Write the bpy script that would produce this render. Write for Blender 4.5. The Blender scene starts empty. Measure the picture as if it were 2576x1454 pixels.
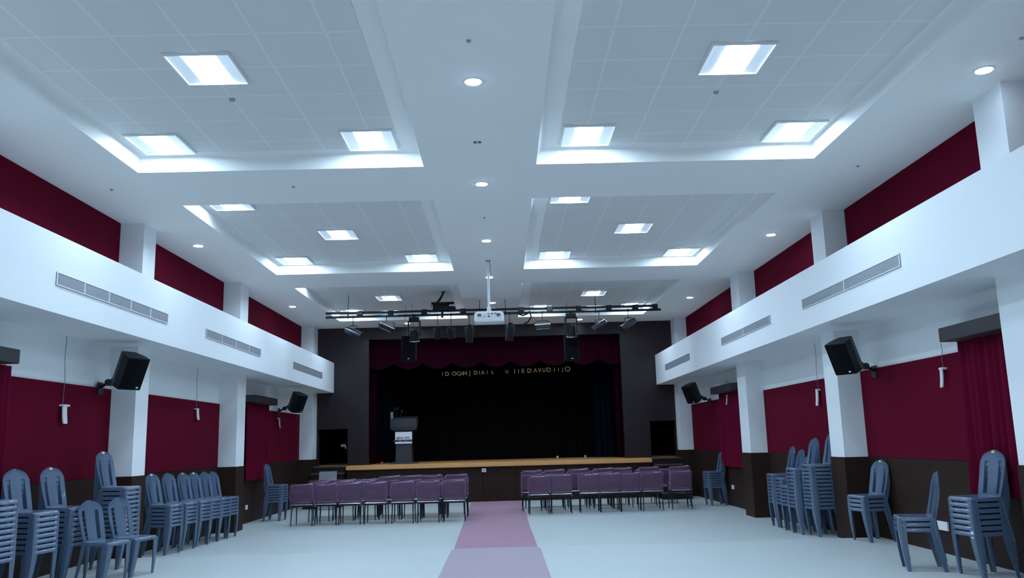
import bpy, bmesh, math, random
from mathutils import Vector, Matrix
PI = math.pi
random.seed(7)
scn = bpy.context.scene
C = scn.collection

# ------------------------------------------------------------------ materials
def mat(name, col, rough=.5, metal=0., spec=.5, bump=0., bscale=20., vary=0., coat=0.):
    m = bpy.data.materials.new(name); m.use_nodes = True
    nt = m.node_tree; b = nt.nodes['Principled BSDF']
    b.inputs['Base Color'].default_value = (*col, 1)
    b.inputs['Roughness'].default_value = rough
    b.inputs['Metallic'].default_value = metal
    b.inputs['Specular IOR Level'].default_value = spec
    b.inputs['Coat Weight'].default_value = coat
    if vary or bump:
        tc = nt.nodes.new('ShaderNodeTexCoord'); nz = nt.nodes.new('ShaderNodeTexNoise')
        nz.inputs['Scale'].default_value = bscale; nz.inputs['Detail'].default_value = 4
        nt.links.new(tc.outputs['Object'], nz.inputs['Vector'])
        if vary:
            mx = nt.nodes.new('ShaderNodeMix'); mx.data_type = 'RGBA'
            mx.inputs[6].default_value = (*[c*(1-vary) for c in col], 1)
            mx.inputs[7].default_value = (*[min(1, c*(1+vary)) for c in col], 1)
            nt.links.new(nz.outputs['Fac'], mx.inputs[0]); nt.links.new(mx.outputs[2], b.inputs['Base Color'])
        if bump:
            bp = nt.nodes.new('ShaderNodeBump'); bp.inputs['Strength'].default_value = bump
            bp.inputs['Distance'].default_value = .01
            nt.links.new(nz.outputs['Fac'], bp.inputs['Height']); nt.links.new(bp.outputs['Normal'], b.inputs['Normal'])
    return m

def emit(name, col, s):
    m = bpy.data.materials.new(name); m.use_nodes = True; nt = m.node_tree
    b = nt.nodes['Principled BSDF']
    b.inputs['Base Color'].default_value = (.8, .8, .8, 1)
    b.inputs['Emission Color'].default_value = (*col, 1); b.inputs['Emission Strength'].default_value = s
    return m

LC = (.575, .77, .97)
M = dict(
    white=mat('white_wall_paint', (.80, .825, .84), .6, bump=.05, bscale=60),
    gyp=mat('white_ceiling_paint', (.84, .85, .84), .7, bump=.03, bscale=40),
    maroon=mat('maroon_fabric_panel', (.115, .003, .017), .9, bump=.15, bscale=300, vary=.06, spec=.06),
    curtain=mat('maroon_velvet_curtain', (.120, .002, .020), .85, bump=.1, bscale=120, spec=.08),
    brown=mat('dark_brown_laminate', (.030, .0155, .0115), .5, vary=.08, bscale=6, spec=.12),
    stagewall=mat('dark_brown_glossy_laminate', (.022, .014, .017), .30, vary=.06, bscale=3, spec=.35),
    black=mat('black_curtain_cloth', (.0035, .0035, .004), .95, spec=.05),
    navy=mat('navy_wing_curtain', (.0022, .0042, .010), .9, spec=.05),
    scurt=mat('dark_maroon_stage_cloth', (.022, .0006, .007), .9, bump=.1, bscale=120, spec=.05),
    wood=mat('varnished_stage_wood', (.74, .36, .13), .45, vary=.1, bscale=5),
    plastic=mat('slate_blue_plastic', (.078, .118, .186), .28, vary=.05, bscale=8, spec=.6, coat=.35),
    purple=mat('purple_upholstery', (.095, .028, .068), .75, bump=.2, bscale=200),
    darkmetal=mat('dark_powder_coated_metal', (.03, .032, .04), .35, .7),
    blk=mat('black_plastic', (.006, .007, .009), .45, bump=.05, bscale=150, spec=.3),
    parm=mat('grey_spotlight_metal', (.09, .10, .12), .28, .85),
    grille=mat('black_speaker_grille', (.005, .006, .007), .8, bump=.1, bscale=400, spec=.05),
    silver=mat('silver_metal', (.55, .56, .58), .25, .9),
    wplastic=mat('white_plastic', (.75, .76, .78), .35),
    grey=mat('grey_grille_metal', (.33, .36, .39), .5, .1),
    greyd=mat('grille_backing', (.16, .18, .2), .7),
    gold=mat('gold_letter_metal', (.95, .70, .38), .4, .3),
    ink=mat('dark_blue_ink', (.02, .03, .08), .6),
    boardgrey=mat('grey_board', (.26, .26, .30), .6),
    paper=mat('white_paper', (.8, .82, .84), .6),
    yellow=mat('yellow_sticker', (.65, .62, .30), .6),
    pelmet=mat('dark_brown_pelmet', (.035, .03, .036), .5, vary=.1),
    lect=mat('charcoal_lectern_laminate', (.03, .032, .042), .5),
    carpn=mat('sheen_tinted_carpet', (.385, .315, .36), .95, bump=.3, bscale=300, vary=.05, spec=.1),  # near runner: sheen and lighting difference from the mauve one put into base colour
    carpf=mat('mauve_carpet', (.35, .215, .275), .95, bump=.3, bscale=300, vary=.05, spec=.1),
    stepw=mat('dark_step_wood', (.10, .065, .05), .5, vary=.1),
    lamp=emit('lamp_diffuser', LC, 46.),
    spot=emit('downlight_lens', LC, 45.),
)
def floor_mat():
    m = mat('pale_vinyl_floor', (.52, .58, .58), .38, bump=.03, bscale=3); nt = m.node_tree; b = nt.nodes['Principled BSDF']
    tc = nt.nodes.new('ShaderNodeTexCoord'); n = nt.nodes.new('ShaderNodeTexNoise'); n.inputs['Scale'].default_value = .35
    n.inputs['Detail'].default_value = 3
    mx = nt.nodes.new('ShaderNodeMix'); mx.data_type = 'RGBA'
    mx.inputs[6].default_value = (.475, .525, .53, 1); mx.inputs[7].default_value = (.57, .60, .585, 1)
    nt.links.new(tc.outputs['Object'], n.inputs['Vector']); nt.links.new(n.outputs['Fac'], mx.inputs[0])
    nt.links.new(mx.outputs[2], b.inputs['Base Color'])
    return m
M['floor'] = floor_mat()
def lampside():
    m = mat('lamp_side_reflector', (.75, .78, .8), .35)
    b = m.node_tree.nodes['Principled BSDF']
    b.inputs['Emission Color'].default_value = (*LC, 1); b.inputs['Emission Strength'].default_value = .25
    return m
M['lampside'] = lampside()
def tile_mat():          # lay-in tiles with thin pale joints, aligned to the lamp grid
    m = mat('ceiling_tile', (.70, .71, .70), .75); nt = m.node_tree; b = nt.nodes['Principled BSDF']
    tc = nt.nodes.new('ShaderNodeTexCoord'); sx = nt.nodes.new('ShaderNodeSeparateXYZ')
    nt.links.new(tc.outputs['Object'], sx.inputs[0])
    def line(o, period):
        d = nt.nodes.new('ShaderNodeMath'); d.operation = 'DIVIDE'; d.inputs[1].default_value = period
        a = nt.nodes.new('ShaderNodeMath'); a.operation = 'ADD'; a.inputs[1].default_value = .5 + 100
        f = nt.nodes.new('ShaderNodeMath'); f.operation = 'FRACT'
        s = nt.nodes.new('ShaderNodeMath'); s.operation = 'SUBTRACT'; s.inputs[1].default_value = .5
        ab = nt.nodes.new('ShaderNodeMath'); ab.operation = 'ABSOLUTE'
        g = nt.nodes.new('ShaderNodeMath'); g.operation = 'GREATER_THAN'; g.inputs[1].default_value = .5 - .012/period
        nt.links.new(o, d.inputs[0]); nt.links.new(d.outputs[0], a.inputs[0]); nt.links.new(a.outputs[0], f.inputs[0])
        nt.links.new(f.outputs[0], s.inputs[0]); nt.links.new(s.outputs[0], ab.inputs[0]); nt.links.new(ab.outputs[0], g.inputs[0])
        return g.outputs[0]
    mxm = nt.nodes.new('ShaderNodeMath'); mxm.operation = 'MAXIMUM'
    nt.links.new(line(sx.outputs[0], .66), mxm.inputs[0]); nt.links.new(line(sx.outputs[1], .705), mxm.inputs[1])
    mx = nt.nodes.new('ShaderNodeMix'); mx.data_type = 'RGBA'
    mx.inputs[6].default_value = (.70, .71, .70, 1); mx.inputs[7].default_value = (.79, .79, .77, 1)
    nt.links.new(mxm.outputs[0], mx.inputs[0]); nt.links.new(mx.outputs[2], b.inputs['Base Color'])
    return m
M['tile'] = tile_mat()
def film_mat():          # thin clear protective film over the chair backs
    m = bpy.data.materials.new('clear_plastic_film'); m.use_nodes = True; nt = m.node_tree
    nt.nodes.remove(nt.nodes['Principled BSDF']); out = nt.nodes['Material Output']
    tr = nt.nodes.new('ShaderNodeBsdfTransparent'); gl = nt.nodes.new('ShaderNodeBsdfGlossy'); df = nt.nodes.new('ShaderNodeBsdfDiffuse')
    gl.inputs['Roughness'].default_value = .16; gl.inputs['Color'].default_value = (.8, .8, .9, 1)
    df.inputs['Color'].default_value = (.52, .42, .74, 1)
    tc = nt.nodes.new('ShaderNodeTexCoord'); nz = nt.nodes.new('ShaderNodeTexNoise'); nz.inputs['Scale'].default_value = 9; nz.inputs['Distortion'].default_value = 1.5
    bp = nt.nodes.new('ShaderNodeBump'); bp.inputs['Strength'].default_value = .8; bp.inputs['Distance'].default_value = .03
    nt.links.new(tc.outputs['Object'], nz.inputs['Vector']); nt.links.new(nz.outputs['Fac'], bp.inputs['Height'])
    nt.links.new(bp.outputs['Normal'], gl.inputs['Normal']); nt.links.new(bp.outputs['Normal'], df.inputs['Normal'])
    m1 = nt.nodes.new('ShaderNodeMixShader'); m2 = nt.nodes.new('ShaderNodeMixShader')
    fr = nt.nodes.new('ShaderNodeLayerWeight'); fr.inputs['Blend'].default_value = .3
    m1.inputs[0].default_value = .50
    nt.links.new(gl.outputs[0], m1.inputs[2]); nt.links.new(df.outputs[0], m1.inputs[1])
    mp = nt.nodes.new('ShaderNodeMapRange'); mp.inputs[3].default_value = .05; mp.inputs[4].default_value = .80
    nt.links.new(fr.outputs['Facing'], mp.inputs[0]); nt.links.new(mp.outputs[0], m2.inputs[0])
    nt.links.new(tr.outputs[0], m2.inputs[1]); nt.links.new(m1.outputs[0], m2.inputs[2])
    nt.links.new(m2.outputs[0], out.inputs['Surface'])
    return m
M['film'] = film_mat()

# ------------------------------------------------------------------ mesh helpers
def box(bm, x0, x1, y0, y1, z0, z1, mtx=None):
    vs = [bm.verts.new(v) for v in ((x0,y0,z0),(x1,y0,z0),(x1,y1,z0),(x0,y1,z0),(x0,y0,z1),(x1,y0,z1),(x1,y1,z1),(x0,y1,z1))]
    if mtx is not None:
        for v in vs: v.co = mtx @ v.co
    for f in ((0,3,2,1),(4,5,6,7),(0,1,5,4),(1,2,6,5),(2,3,7,6),(3,0,4,7)):
        bm.faces.new([vs[i] for i in f])
    return vs
def rbox(bm, x0, x1, y0, y1, z0, z1, r=.01, seg=3, mtx=None):
    b2 = bmesh.new(); box(b2, x0, x1, y0, y1, z0, z1)
    bmesh.ops.bevel(b2, geom=b2.edges[:], offset=r, segments=seg, affect='EDGES', profile=.5)
    if mtx is not None: b2.transform(mtx)
    me = bpy.data.meshes.new('t'); b2.to_mesh(me); b2.free(); bm.from_mesh(me); bpy.data.meshes.remove(me)
def loft(bm, rings, cap=True, closed=True):
    R = [[bm.verts.new(p) for p in r] for r in rings]
    n = len(R[0])
    for a, b in zip(R, R[1:]):
        for i in range(n if closed else n-1):
            j = (i+1) % n
            bm.faces.new((a[i], a[j], b[j], b[i]))
    if cap and closed:
        bm.faces.new(R[0][::-1]); bm.faces.new(R[-1])
    return R
def tube(bm, pts, r, n=10, cap=True):
    pts = [Vector(p) for p in pts]; rings = []
    rr = r if isinstance(r, (list, tuple)) else [r]*len(pts)
    prev = None
    for i, p in enumerate(pts):
        d = (pts[min(i+1, len(pts)-1)] - pts[max(i-1, 0)]).normalized()
        if prev is None:
            a = Vector((0,0,1)) if abs(d.z) < .9 else Vector((1,0,0))
            u = d.cross(a).normalized()
        else:
            u = (prev - d*prev.dot(d)).normalized()
        prev = u; v = d.cross(u)
        rings.append([p + (u*math.cos(2*PI*k/n) + v*math.sin(2*PI*k/n))*rr[i] for k in range(n)])
    loft(bm, rings, cap)
def lathe(bm, prof, n=24, mtx=None):      # prof: (radius, z) about local z
    rings = [[Vector((max(r, 1e-4)*math.cos(2*PI*k/n), max(r, 1e-4)*math.sin(2*PI*k/n), z)) for k in range(n)] for r, z in prof]
    if mtx is not None: rings = [[mtx @ p for p in r] for r in rings]
    loft(bm, rings)
def obj(name, bm, m, parent=None, smooth=None, loc=None, rz=None):
    bmesh.ops.recalc_face_normals(bm, faces=bm.faces[:])
    me = bpy.data.meshes.new(name); bm.to_mesh(me); bm.free()
    if isinstance(m, str): m = M[m]
    me.materials.append(m)
    if smooth:
        me.polygons.foreach_set('use_smooth', [True]*len(me.polygons)); me.set_sharp_from_angle(angle=math.radians(smooth))
    o = bpy.data.objects.new(name, me); C.objects.link(o)
    if parent is not None: o.parent = parent
    if loc is not None: o.location = loc
    if rz is not None: o.rotation_euler.z = rz
    return o
def bobj(name, ext, m, parent=None, **k):
    bm = bmesh.new(); box(bm, *ext); return obj(name, bm, m, parent, **k)
def thing(name, label, cat, loc=(0,0,0), rz=0., group=None):
    o = bpy.data.objects.new(name, None); C.objects.link(o); o.empty_display_size = .1
    o.location = loc; o.rotation_euler.z = rz
    return tag(o, label, cat, group)
def tag(o, label, cat, group=None, kind=None):
    o['label'] = label; o['category'] = cat
    if group: o['group'] = group
    if kind: o['kind'] = kind
    return o
def struct(o):
    o['kind'] = 'structure'; return o
def dup(root, loc, rz, label, group=None):
    r = root.copy(); C.objects.link(r); r.location = loc; r.rotation_euler = (0, 0, rz); r['label'] = label
    if group: r['group'] = group
    for ch in list(root.children):
        c = ch.copy(); C.objects.link(c); c.parent = r
        for g in ch.children:
            d = g.copy(); C.objects.link(d); d.parent = c
    return r
def text_mesh(name, s, size, m, depth=.004, parent=None, mtx=None, bold=0.):
    cu = bpy.data.curves.new('t', 'FONT'); cu.body = s; cu.size = size; cu.extrude = depth; cu.offset = bold
    cu.align_x = 'CENTER'; cu.align_y = 'CENTER'
    t = bpy.data.objects.new('t', cu); C.objects.link(t)
    dg = bpy.context.evaluated_depsgraph_get()
    me = bpy.data.meshes.new_from_object(t.evaluated_get(dg)); bpy.data.objects.remove(t)
    me.name = name; me.materials.clear(); me.materials.append(M[m])
    if mtx is not None: me.transform(mtx)
    o = bpy.data.objects.new(name, me); C.objects.link(o)
    if parent is not None: o.parent = parent
    return o
FACE = Matrix.Rotation(PI/2, 4, 'X')      # text in xz plane, read from -y

# ------------------------------------------------------------------ dimensions (metres)
XL, XR = -5.78, 5.85            # side walls
CL, CR = -5.38, 5.46            # inner faces of the columns
FL, FR = -4.877, 4.93           # faces of the side bulkheads
ZC, ZU = 5.10, 5.32             # ceiling and raised ceiling
Z0, Z1 = 3.134, 4.04            # bulkhead bottom / top
ZD, ZP = 1.18, 2.49             # dado top, panel top
YB, YS = -3.0, 25.94            # back wall, stage wall
YST = 13.1
def zf(y): return 0. if y < YST else max(-.15, -.05 - .1*(y-YST)/4.4)

# ------------------------------------------------------------------ shell
bm = bmesh.new()
prof = [(YB, 0.), (YST, 0.), (YST+.002, -.05), (17.5, -.15), (30.5, -.15)]
loft(bm, [[(-5.98, y, z), (6.05, y, z), (6.05, y, z-.3), (-5.98, y, z-.3)] for y, z in prof])
struct(obj('floor', bm, 'floor'))
struct(bobj('wall_back', (XL-.2, XR+.2, YB-.2, YB, -.2, 5.5), 'white'))
struct(bobj('wall_left', (XL-.2, XL, YB, 25.94, -.45, 5.5), 'white'))
struct(bobj('wall_right', (XR, XR+.2, YB, 25.94, -.45, 5.5), 'white'))

TR = [(-1.42, 3.78), (5.43, 10.62), (12.18, 17.46), (19.03, 24.42)]    # tray openings in y
LX, RX = (-4.431, -.734), (.731, 4.374)
bm = bmesh.new()
def quadz(x0, x1, y0, y1, z, bm):
    bm.faces.new([bm.verts.new(p) for p in ((x0,y0,z),(x0,y1,z),(x1,y1,z),(x1,y0,z))])
xs = [XL-.2, LX[0], LX[1], RX[0], RX[1], XR+.2]
ys = [YB-.2] + [v for t in TR for v in t] + [26.0]
for i in range(5):
    for j in range(len(ys)-1):
        if i in (1, 3) and j % 2 == 1: continue
        box(bm, xs[i], xs[i+1], ys[j], ys[j+1], ZC, ZU)
ceil = struct(obj('ceiling', bm, 'gyp'))
TC = [1.18, 8.03, 14.93, 21.80]
k = 0
for sx in (-1, 1):
    for (y0, y1), yc in zip(TR, TC):
        k += 1
        xc = 2.66*sx; X = LX if sx < 0 else RX
        b2 = bmesh.new(); box(b2, X[0]-.15, X[1]+.15, y0-.15, y1+.15, ZU+.012, ZU+.08)
        struct(obj('trim_%d' % k, b2, 'gyp'))
        # curved cove between the lip and the tile field
        tx0, tx1, ty0, ty1 = xc-1.65, xc+1.65, yc-2.4675, yc+2.4675; nn = 8
        rings = []
        for i in range(nn+1):
            a = PI/2*i/nn; u, v = 1-math.cos(a), math.sin(a); z = ZC+.085 + (ZU-ZC-.075)*v
            l = lambda p, q: p + (q-p)*u
            rings.append([(l(X[0], tx0), l(y0, ty0), z), (l(X[1], tx1), l(y0, ty0), z), (l(X[1], tx1), l(y1, ty1), z), (l(X[0], tx0), l(y1, ty1), z)])
        b3 = bmesh.new(); loft(b3, rings, cap=False); struct(obj('trim_%d' % (k+200), b3, 'gyp', smooth=50))
        b2 = bmesh.new(); box(b2, -1.65, 1.65, -2.4675, 2.4675, -.02, 0)
        o = struct(obj('ceiling_tile_field', b2, 'tile', loc=(xc, yc, ZU+.016)))
        # local grid: lamp centred on the centre tile -> joints at odd half periods
        o.data.transform(Matrix.Translation((.33, .3525, 0))); o.location = (xc-.33, yc-.3525, ZU+.016)

def lamp_proto():
    t = thing('ceiling_light', 'x', 'ceiling light', (0,0,0))
    hx, hy = .305, .335
    bm = bmesh.new()
    for e in ((-hx-.02,hx+.02,-hy-.02,-hy), (-hx-.02,hx+.02,hy,hy+.02), (-hx-.02,-hx,-hy,hy), (hx,hx+.02,-hy,hy)):
        box(bm, *e, -.03, -.002)
    obj('frame', bm, 'wplastic', t)
    bm = bmesh.new()       # sloped side reflectors
    for s in (-1, 1):
        a = [(s*hx, -hy, -.012), (s*hx, hy, -.012), (s*.165, hy, -.004), (s*.165, -hy, -.004)]
        vs = [bm.verts.new(p) for p in a] + [bm.verts.new((x, y, z+.003)) for x, y, z in a]
        for f in ((0,1,2,3),(7,6,5,4),(0,4,5,1),(1,5,6,2),(2,6,7,3),(3,7,4,0)): bm.faces.new([vs[i] for i in f])
    obj('side_reflector', bm, 'lampside', t)
    bm = bmesh.new()
    n = 8; pr = [(-.165 + .33*i/n, -.006 - .007*math.sin(PI*i/n)) for i in range(n+1)]
    loft(bm, [[(x, y, z) for x, z in pr] + [(.165, y, .0), (-.165, y, .0)] for y in (-hy+.004, hy-.004)])
    obj('diffuser', bm, 'lamp', t, smooth=40)
    return t
lp = lamp_proto(); used = False
blockn = {0: 'overhead behind the viewpoint', 1: 'nearest', 2: 'middle', 3: 'farthest'}
for sx in (-1, 1):
    side = 'left' if sx < 0 else 'right'
    for bi in range(4):
        yc = TC[bi]
        for dx, dy, nm in ((0, 0, 'centre'), (-1.3, 2.115, 'far left corner'), (1.3, 2.115, 'far right corner'), (-1.3, -2.115, 'near left corner')):
            lab = 'square ceiling light at the %s of the %s %s recess' % (nm, blockn[bi] if bi else 'rearmost', side)
            loc = (2.66*sx + dx, yc+dy, ZU-.004)
            if not used: lp.location = loc; lp['label'] = lab; lp['group'] = 'square ceiling lights'; used = True
            else: dup(lp, loc, 0, lab, 'square ceiling lights')

def dl_proto():
    t = thing('downlight', 'x', 'downlight')
    bm = bmesh.new(); lathe(bm, [(.065, -.002), (.085, -.010), (.098, -.006), (.1, 0), (.065, 0)], 28); obj('rim', bm, 'wplastic', t, smooth=40)
    bm = bmesh.new(); lathe(bm, [(.070, -.001), (.078, -.013), (.055, -.018), (0, -.02)], 28); obj('lens', bm, 'spot', t, smooth=50)
    return t
dp = dl_proto(); used = False
words = ['first', 'second', 'third', 'fourth', 'fifth', 'sixth', 'seventh', 'eighth', 'ninth', 'tenth', 'eleventh', 'twelfth']
dl = [(0, y, 'round downlight in the middle ceiling strip, %s from the front edge' % words[i+1]) for i, y in enumerate((1.12, 4.55))]
dl = [(0., 7.99, 'round downlight in the middle ceiling strip, largest and nearest of that row'),
      (0., 11.41, 'round downlight in the middle ceiling strip, second nearest of that row'),
      (0., 14.81, 'round downlight in the middle ceiling strip, third nearest of that row'),
      (0., 18.24, 'round downlight in the middle ceiling strip, partly hidden behind the white projector pole'),
      (0.02, 21.70, 'round downlight in the middle ceiling strip just right of the projector pole'),
      (5.13, 7.96, 'round downlight along the right wall beside the nearest column'),
      (5.13, 14.85, 'round downlight along the right wall, middle one of that side'),
      (5.13, 21.62, 'round downlight along the right wall, farthest of that side'),
      (-5.09, 14.70, 'round downlight along the left wall, larger of the two on that side'),
      (-5.10, 21.57, 'round downlight along the left wall, smaller and farther of that side'),
      (-2.56, 25.14, 'round downlight close to the stage wall, left of the projector'),
      (2.59, 25.18, 'round downlight close to the stage wall, right of the projector'),
      (0., 4.55, 'round downlight in the middle ceiling strip above the viewpoint'),
      (0., 1.12, 'round downlight in the middle ceiling strip behind the viewpoint'),
      (-5.1, 7.9, 'round downlight along the left wall beyond the left edge of view')]
for x, y, lab in dl:
    if not used: dp.location = (x, y, ZC); dp['label'] = lab; dp['group'] = 'round downlights'; used = True
    else: dup(dp, (x, y, ZC), 0, lab, 'round downlights')

# bulkheads, columns, dado
k = 20
for nm, ext in (('left', (XL, FL, YB, YS, Z0, Z1)), ('right', (FR, XR, YB, YS, Z0, Z1))):
    k += 1; o = bobj('trim_%d' % k, ext, 'white'); struct(o)
cols = {-1: [(2.8, 3.4), (8.05, 8.6), (13.12, 13.59), (18.16, 18.73), (25.33, YS)],
        1: [(2.9, 3.5), (8.25, 8.78), (13.26, 13.80), (18.28, 18.94), (25.37, YS)]}
for s in (-1, 1):
    w, c = (XL, CL) if s < 0 else (XR, CR)
    for y0, y1 in cols[s]:
        k += 1
        bm = bmesh.new(); a, b = min(w, c), max(w, c)
        box(bm, a, b, y0, y1, ZD, Z0); box(bm, a, b, y0, y1, Z1, ZC)
        struct(obj('trim_%d' % k, bm, 'white'))
        k += 1
        d = .012
        struct(bobj('trim_%d' % k, (a-(d if s > 0 else 0), b+(d if s < 0 else 0), y0-d, y1+(d if y1 < YS else 0), -.3, ZD), 'brown'))
# wall dado boards, maroon panels per bay
bays = {-1: [(YB, 2.8), (3.4, 8.05), (8.6, 13.12), (13.59, 18.16), (18.73, 25.33)],
        1: [(YB, 2.9), (3.5, 8.25), (8.78, 13.26), (13.80, 18.28), (18.94, 25.37)]}
bword = ['behind the viewpoint', 'beside the viewpoint', 'in the nearest bay', 'in the middle bay', 'in the farthest bay']
for s in (-1, 1):
    side = 'left' if s < 0 else 'right'
    for (y0, y1), bw in zip(bays[s], bword):
        x = XL if s < 0 else XR
        e = .02
        f = lambda t: (x, x+t) if s < 0 else (x-t, x)
        k += 1; struct(bobj('trim_%d' % k, (*f(e), y0, y1, -.3, ZD), 'brown'))
        o = bobj('wall_panel', (*f(.03), y0+.005, y1-.005, ZD+.002, ZP), 'maroon')
        tag(o, 'lower maroon fabric wall panel on the %s wall %s, above the brown dado' % (side, bw), 'wall panel', 'lower maroon panels')
        o = bobj('wall_panel', (*f(.04), y0+.03, y1-.03, Z1+.002, ZC-.004), 'maroon')
        tag(o, 'upper maroon fabric wall panel high on the %s wall %s, under the ceiling' % (side, bw), 'wall panel', 'upper maroon panels')

# air grilles on the bulkheads
gw = ['nearest', 'middle', 'farthest']
def grille(x, s, y0, y1, z0, z1, div, lab):
    t = thing('air_grille', lab, 'air vent', (x, (y0+y1)/2, (z0+z1)/2), 0, 'bulkhead air grilles')
    hy, hz = (y1-y0)/2, (z1-z0)/2
    q = lambda a, b: (a, b) if s < 0 else (-b, -a)
    bobj('backing', (*q(.001, .006), -hy, hy, -hz, hz), 'greyd', t)
    bm = bmesh.new()
    for e in ((-hy, hy, -hz, -hz+.012), (-hy, hy, hz-.012, hz), (-hy, -hy+.012, -hz+.012, hz-.012), (hy-.012, hy, -hz+.012, hz-.012)):
        box(bm, *q(.001, .016), *e)
    for i in range(1, div): 
        yy = -hy + 2*hy*i/div; box(bm, *q(.006, .016), yy-.01, yy+.01, -hz+.012, hz-.012)
    obj('frame', bm, 'wplastic' if div > 1 else 'grey', t)
    bm = bmesh.new(); n = 7
    for i in range(n):
        zz = -hz+.018 + (2*hz-.036)*(i+.5)/n
        box(bm, *q(.006, .013), -hy+.012, hy-.012, zz-.007, zz+.006)
    obj('louvre', bm, 'grey', t)
gy = {-1: [(9.64, 12.93, 5), (14.63, 17.99, 4), (20.87, 24.20, 1)], 1: [(9.71, 13.02, 2), (14.64, 18.01, 2), (21.17, 24.38, 1)]}
for s in (-1, 1):
    for (y0, y1, dv), w in zip(gy[s], gw):
        grille(FL if s < 0 else FR, s, y0, y1, 3.455, 3.61, dv, 'long grey air grille in the white %s bulkhead, %s of the three there' % ('left' if s < 0 else 'right', w))

# pelmets and curtains on the side walls
def pleats(bm, p0, p1, z0, z1, depth, n, nrm, thick=.006, zb=None, seed=0, rows=8, fl=.0):
    rnd = random.Random(seed); L = n*10; ph = [rnd.uniform(.6, 1.4) for _ in range(n+2)]
    p0, p1, nrm = Vector(p0), Vector(p1), Vector(nrm)
    fr = []; bk = []
    for j in range(rows+1):
        tz = j/rows; row = []; rb = []
        for i in range(L+1):
            u = i/L; a = u*n; amp = ph[int(a)]*(1-a%1) + ph[int(a)+1]*(a % 1)
            zz0 = z0 if zb is None else zb(u)
            z = z1 + (zz0-z1)*tz
            w = depth*(.5+.5*math.cos(2*PI*(a + .12*math.sin(3*a+tz*1.5))))*amp*(.6+.4*tz)
            p = p0.lerp(p1, u) + nrm*(w+.01)
            row.append((p.x, p.y, z)); q = p - nrm*thick; rb.append((q.x, q.y, z))
        fr.append(row); bk.append(rb)
    F = [[bm.verts.new(p) for p in r] for r in fr]; B = [[bm.verts.new(p) for p in r] for r in bk]
    for j in range(rows):
        for i in range(L):
            bm.faces.new((F[j][i], F[j][i+1], F[j+1][i+1], F[j+1][i])); bm.faces.new((B[j][i], B[j+1][i], B[j+1][i+1], B[j][i+1]))
    for i in range(L):
        bm.faces.new((F[0][i], B[0][i], B[0][i+1], F[0][i+1])); bm.faces.new((F[rows][i], F[rows][i+1], B[rows][i+1], B[rows][i]))
    for j in range(rows):
        bm.faces.new((F[j][0], F[j+1][0], B[j+1][0], B[j][0])); bm.faces.new((F[j][L], B[j][L], B[j+1][L], F[j+1][L]))
for s, y0, y1, lab in ((-1, 8.75, 10.09, 'at the left edge'), (1, 8.86, 10.22, 'beside the nearest right column'),
                       (-1, 19.85, 21.75, 'in the farthest left bay'), (1, 19.85, 21.80, 'in the farthest right bay')):
    w = XL if s < 0 else XR; dr = -s
    q = lambda a, b: (w+a*dr, w+b*dr) if dr > 0 else (w+b*dr, w+a*dr)
    bm = bmesh.new(); rbox(bm, *q(.03, .31), y0, y1, 2.60, 2.77, .012, 2)
    o = obj('curtain_pelmet', bm, 'pelmet'); tag(o, 'dark brown pelmet box over the maroon curtain ' + lab, 'pelmet', 'curtain pelmets')
    bm = bmesh.new(); pleats(bm, (w+.05*dr, y0+.06, 0), (w+.05*dr, y1-.04+(.27 if s < 0 and y0 < 9 else 0), 0), .81, 2.60, .075, 9, (dr, 0, 0), seed=int(y0*10))
    o = obj('curtain', bm, 'curtain', smooth=60); tag(o, 'pleated maroon curtain hanging from the pelmet ' + lab, 'curtain', 'side wall curtains')

# slim wall fixtures hanging from thin cables
def fixture(s, y, zt, z1, z0, lab, hook=False, wd=.05):
    w = (XL+.03) if s < 0 else (XR-.03); d = 1 if s < 0 else -1
    t = thing('wall_fixture', lab, 'wall fixture', (w, y, z0), 0, 'slim white wall fixtures')
    bm = bmesh.new(); h = z1-z0
    nn = 8
    rings = []
    for i in range(nn+1):
        u = i/nn; z = h*u; off = d*(.05 + .02*(1-u)**2); hw = wd*(1 if u > .05 else .8)
        rings.append([(off-.007, -hw, z), (off+.007, -hw, z), (off+.007, hw, z), (off-.007, hw, z)])
    loft(bm, rings); obj('blade', bm, 'wplastic', t, smooth=40)
    bm = bmesh.new(); rbox(bm, -.012 if d > 0 else -.06, .06 if d > 0 else .012, -.05, .05+(.08 if hook else 0), h+.002, h+.03, .006, 2); obj('bracket', bm, 'wplastic', t)
    bm = bmesh.new(); tube(bm, [(d*.02, 0, h+.03), (d*.018, .02, h+(zt-z1)*.4), (d*.015, -.01, h+(zt-z1)*.7), (d*.015, .0, zt-z0)], .004, 6); obj('cable', bm, 'greyd', t)
fixture(-1, 11.65, 3.13, 2.17, 1.94, 'slim white fixture hanging on a thin cable, nearest one on the left wall', True, .055)
fixture(-1, 16.72, 3.13, 2.31, 2.12, 'slim white fixture on the maroon panel of the middle left bay', wd=.05)
fixture(-1, 22.85, 2.6, 2.29, 2.06, 'slim white fixture on the farthest left bay beside the curtain', wd=.03)
fixture(1, 10.69, 2.64, 2.30, 2.08, 'slim white fixture beside the nearest right curtain', wd=.03)
fixture(1, 15.02, 3.13, 2.29, 2.03, 'slim white fixture on the maroon panel of the middle right bay', wd=.05)
fixture(1, 21.10, 2.9, 2.52, 2.30, 'slim white fixture over the curtain of the farthest right bay', wd=.035)

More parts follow.
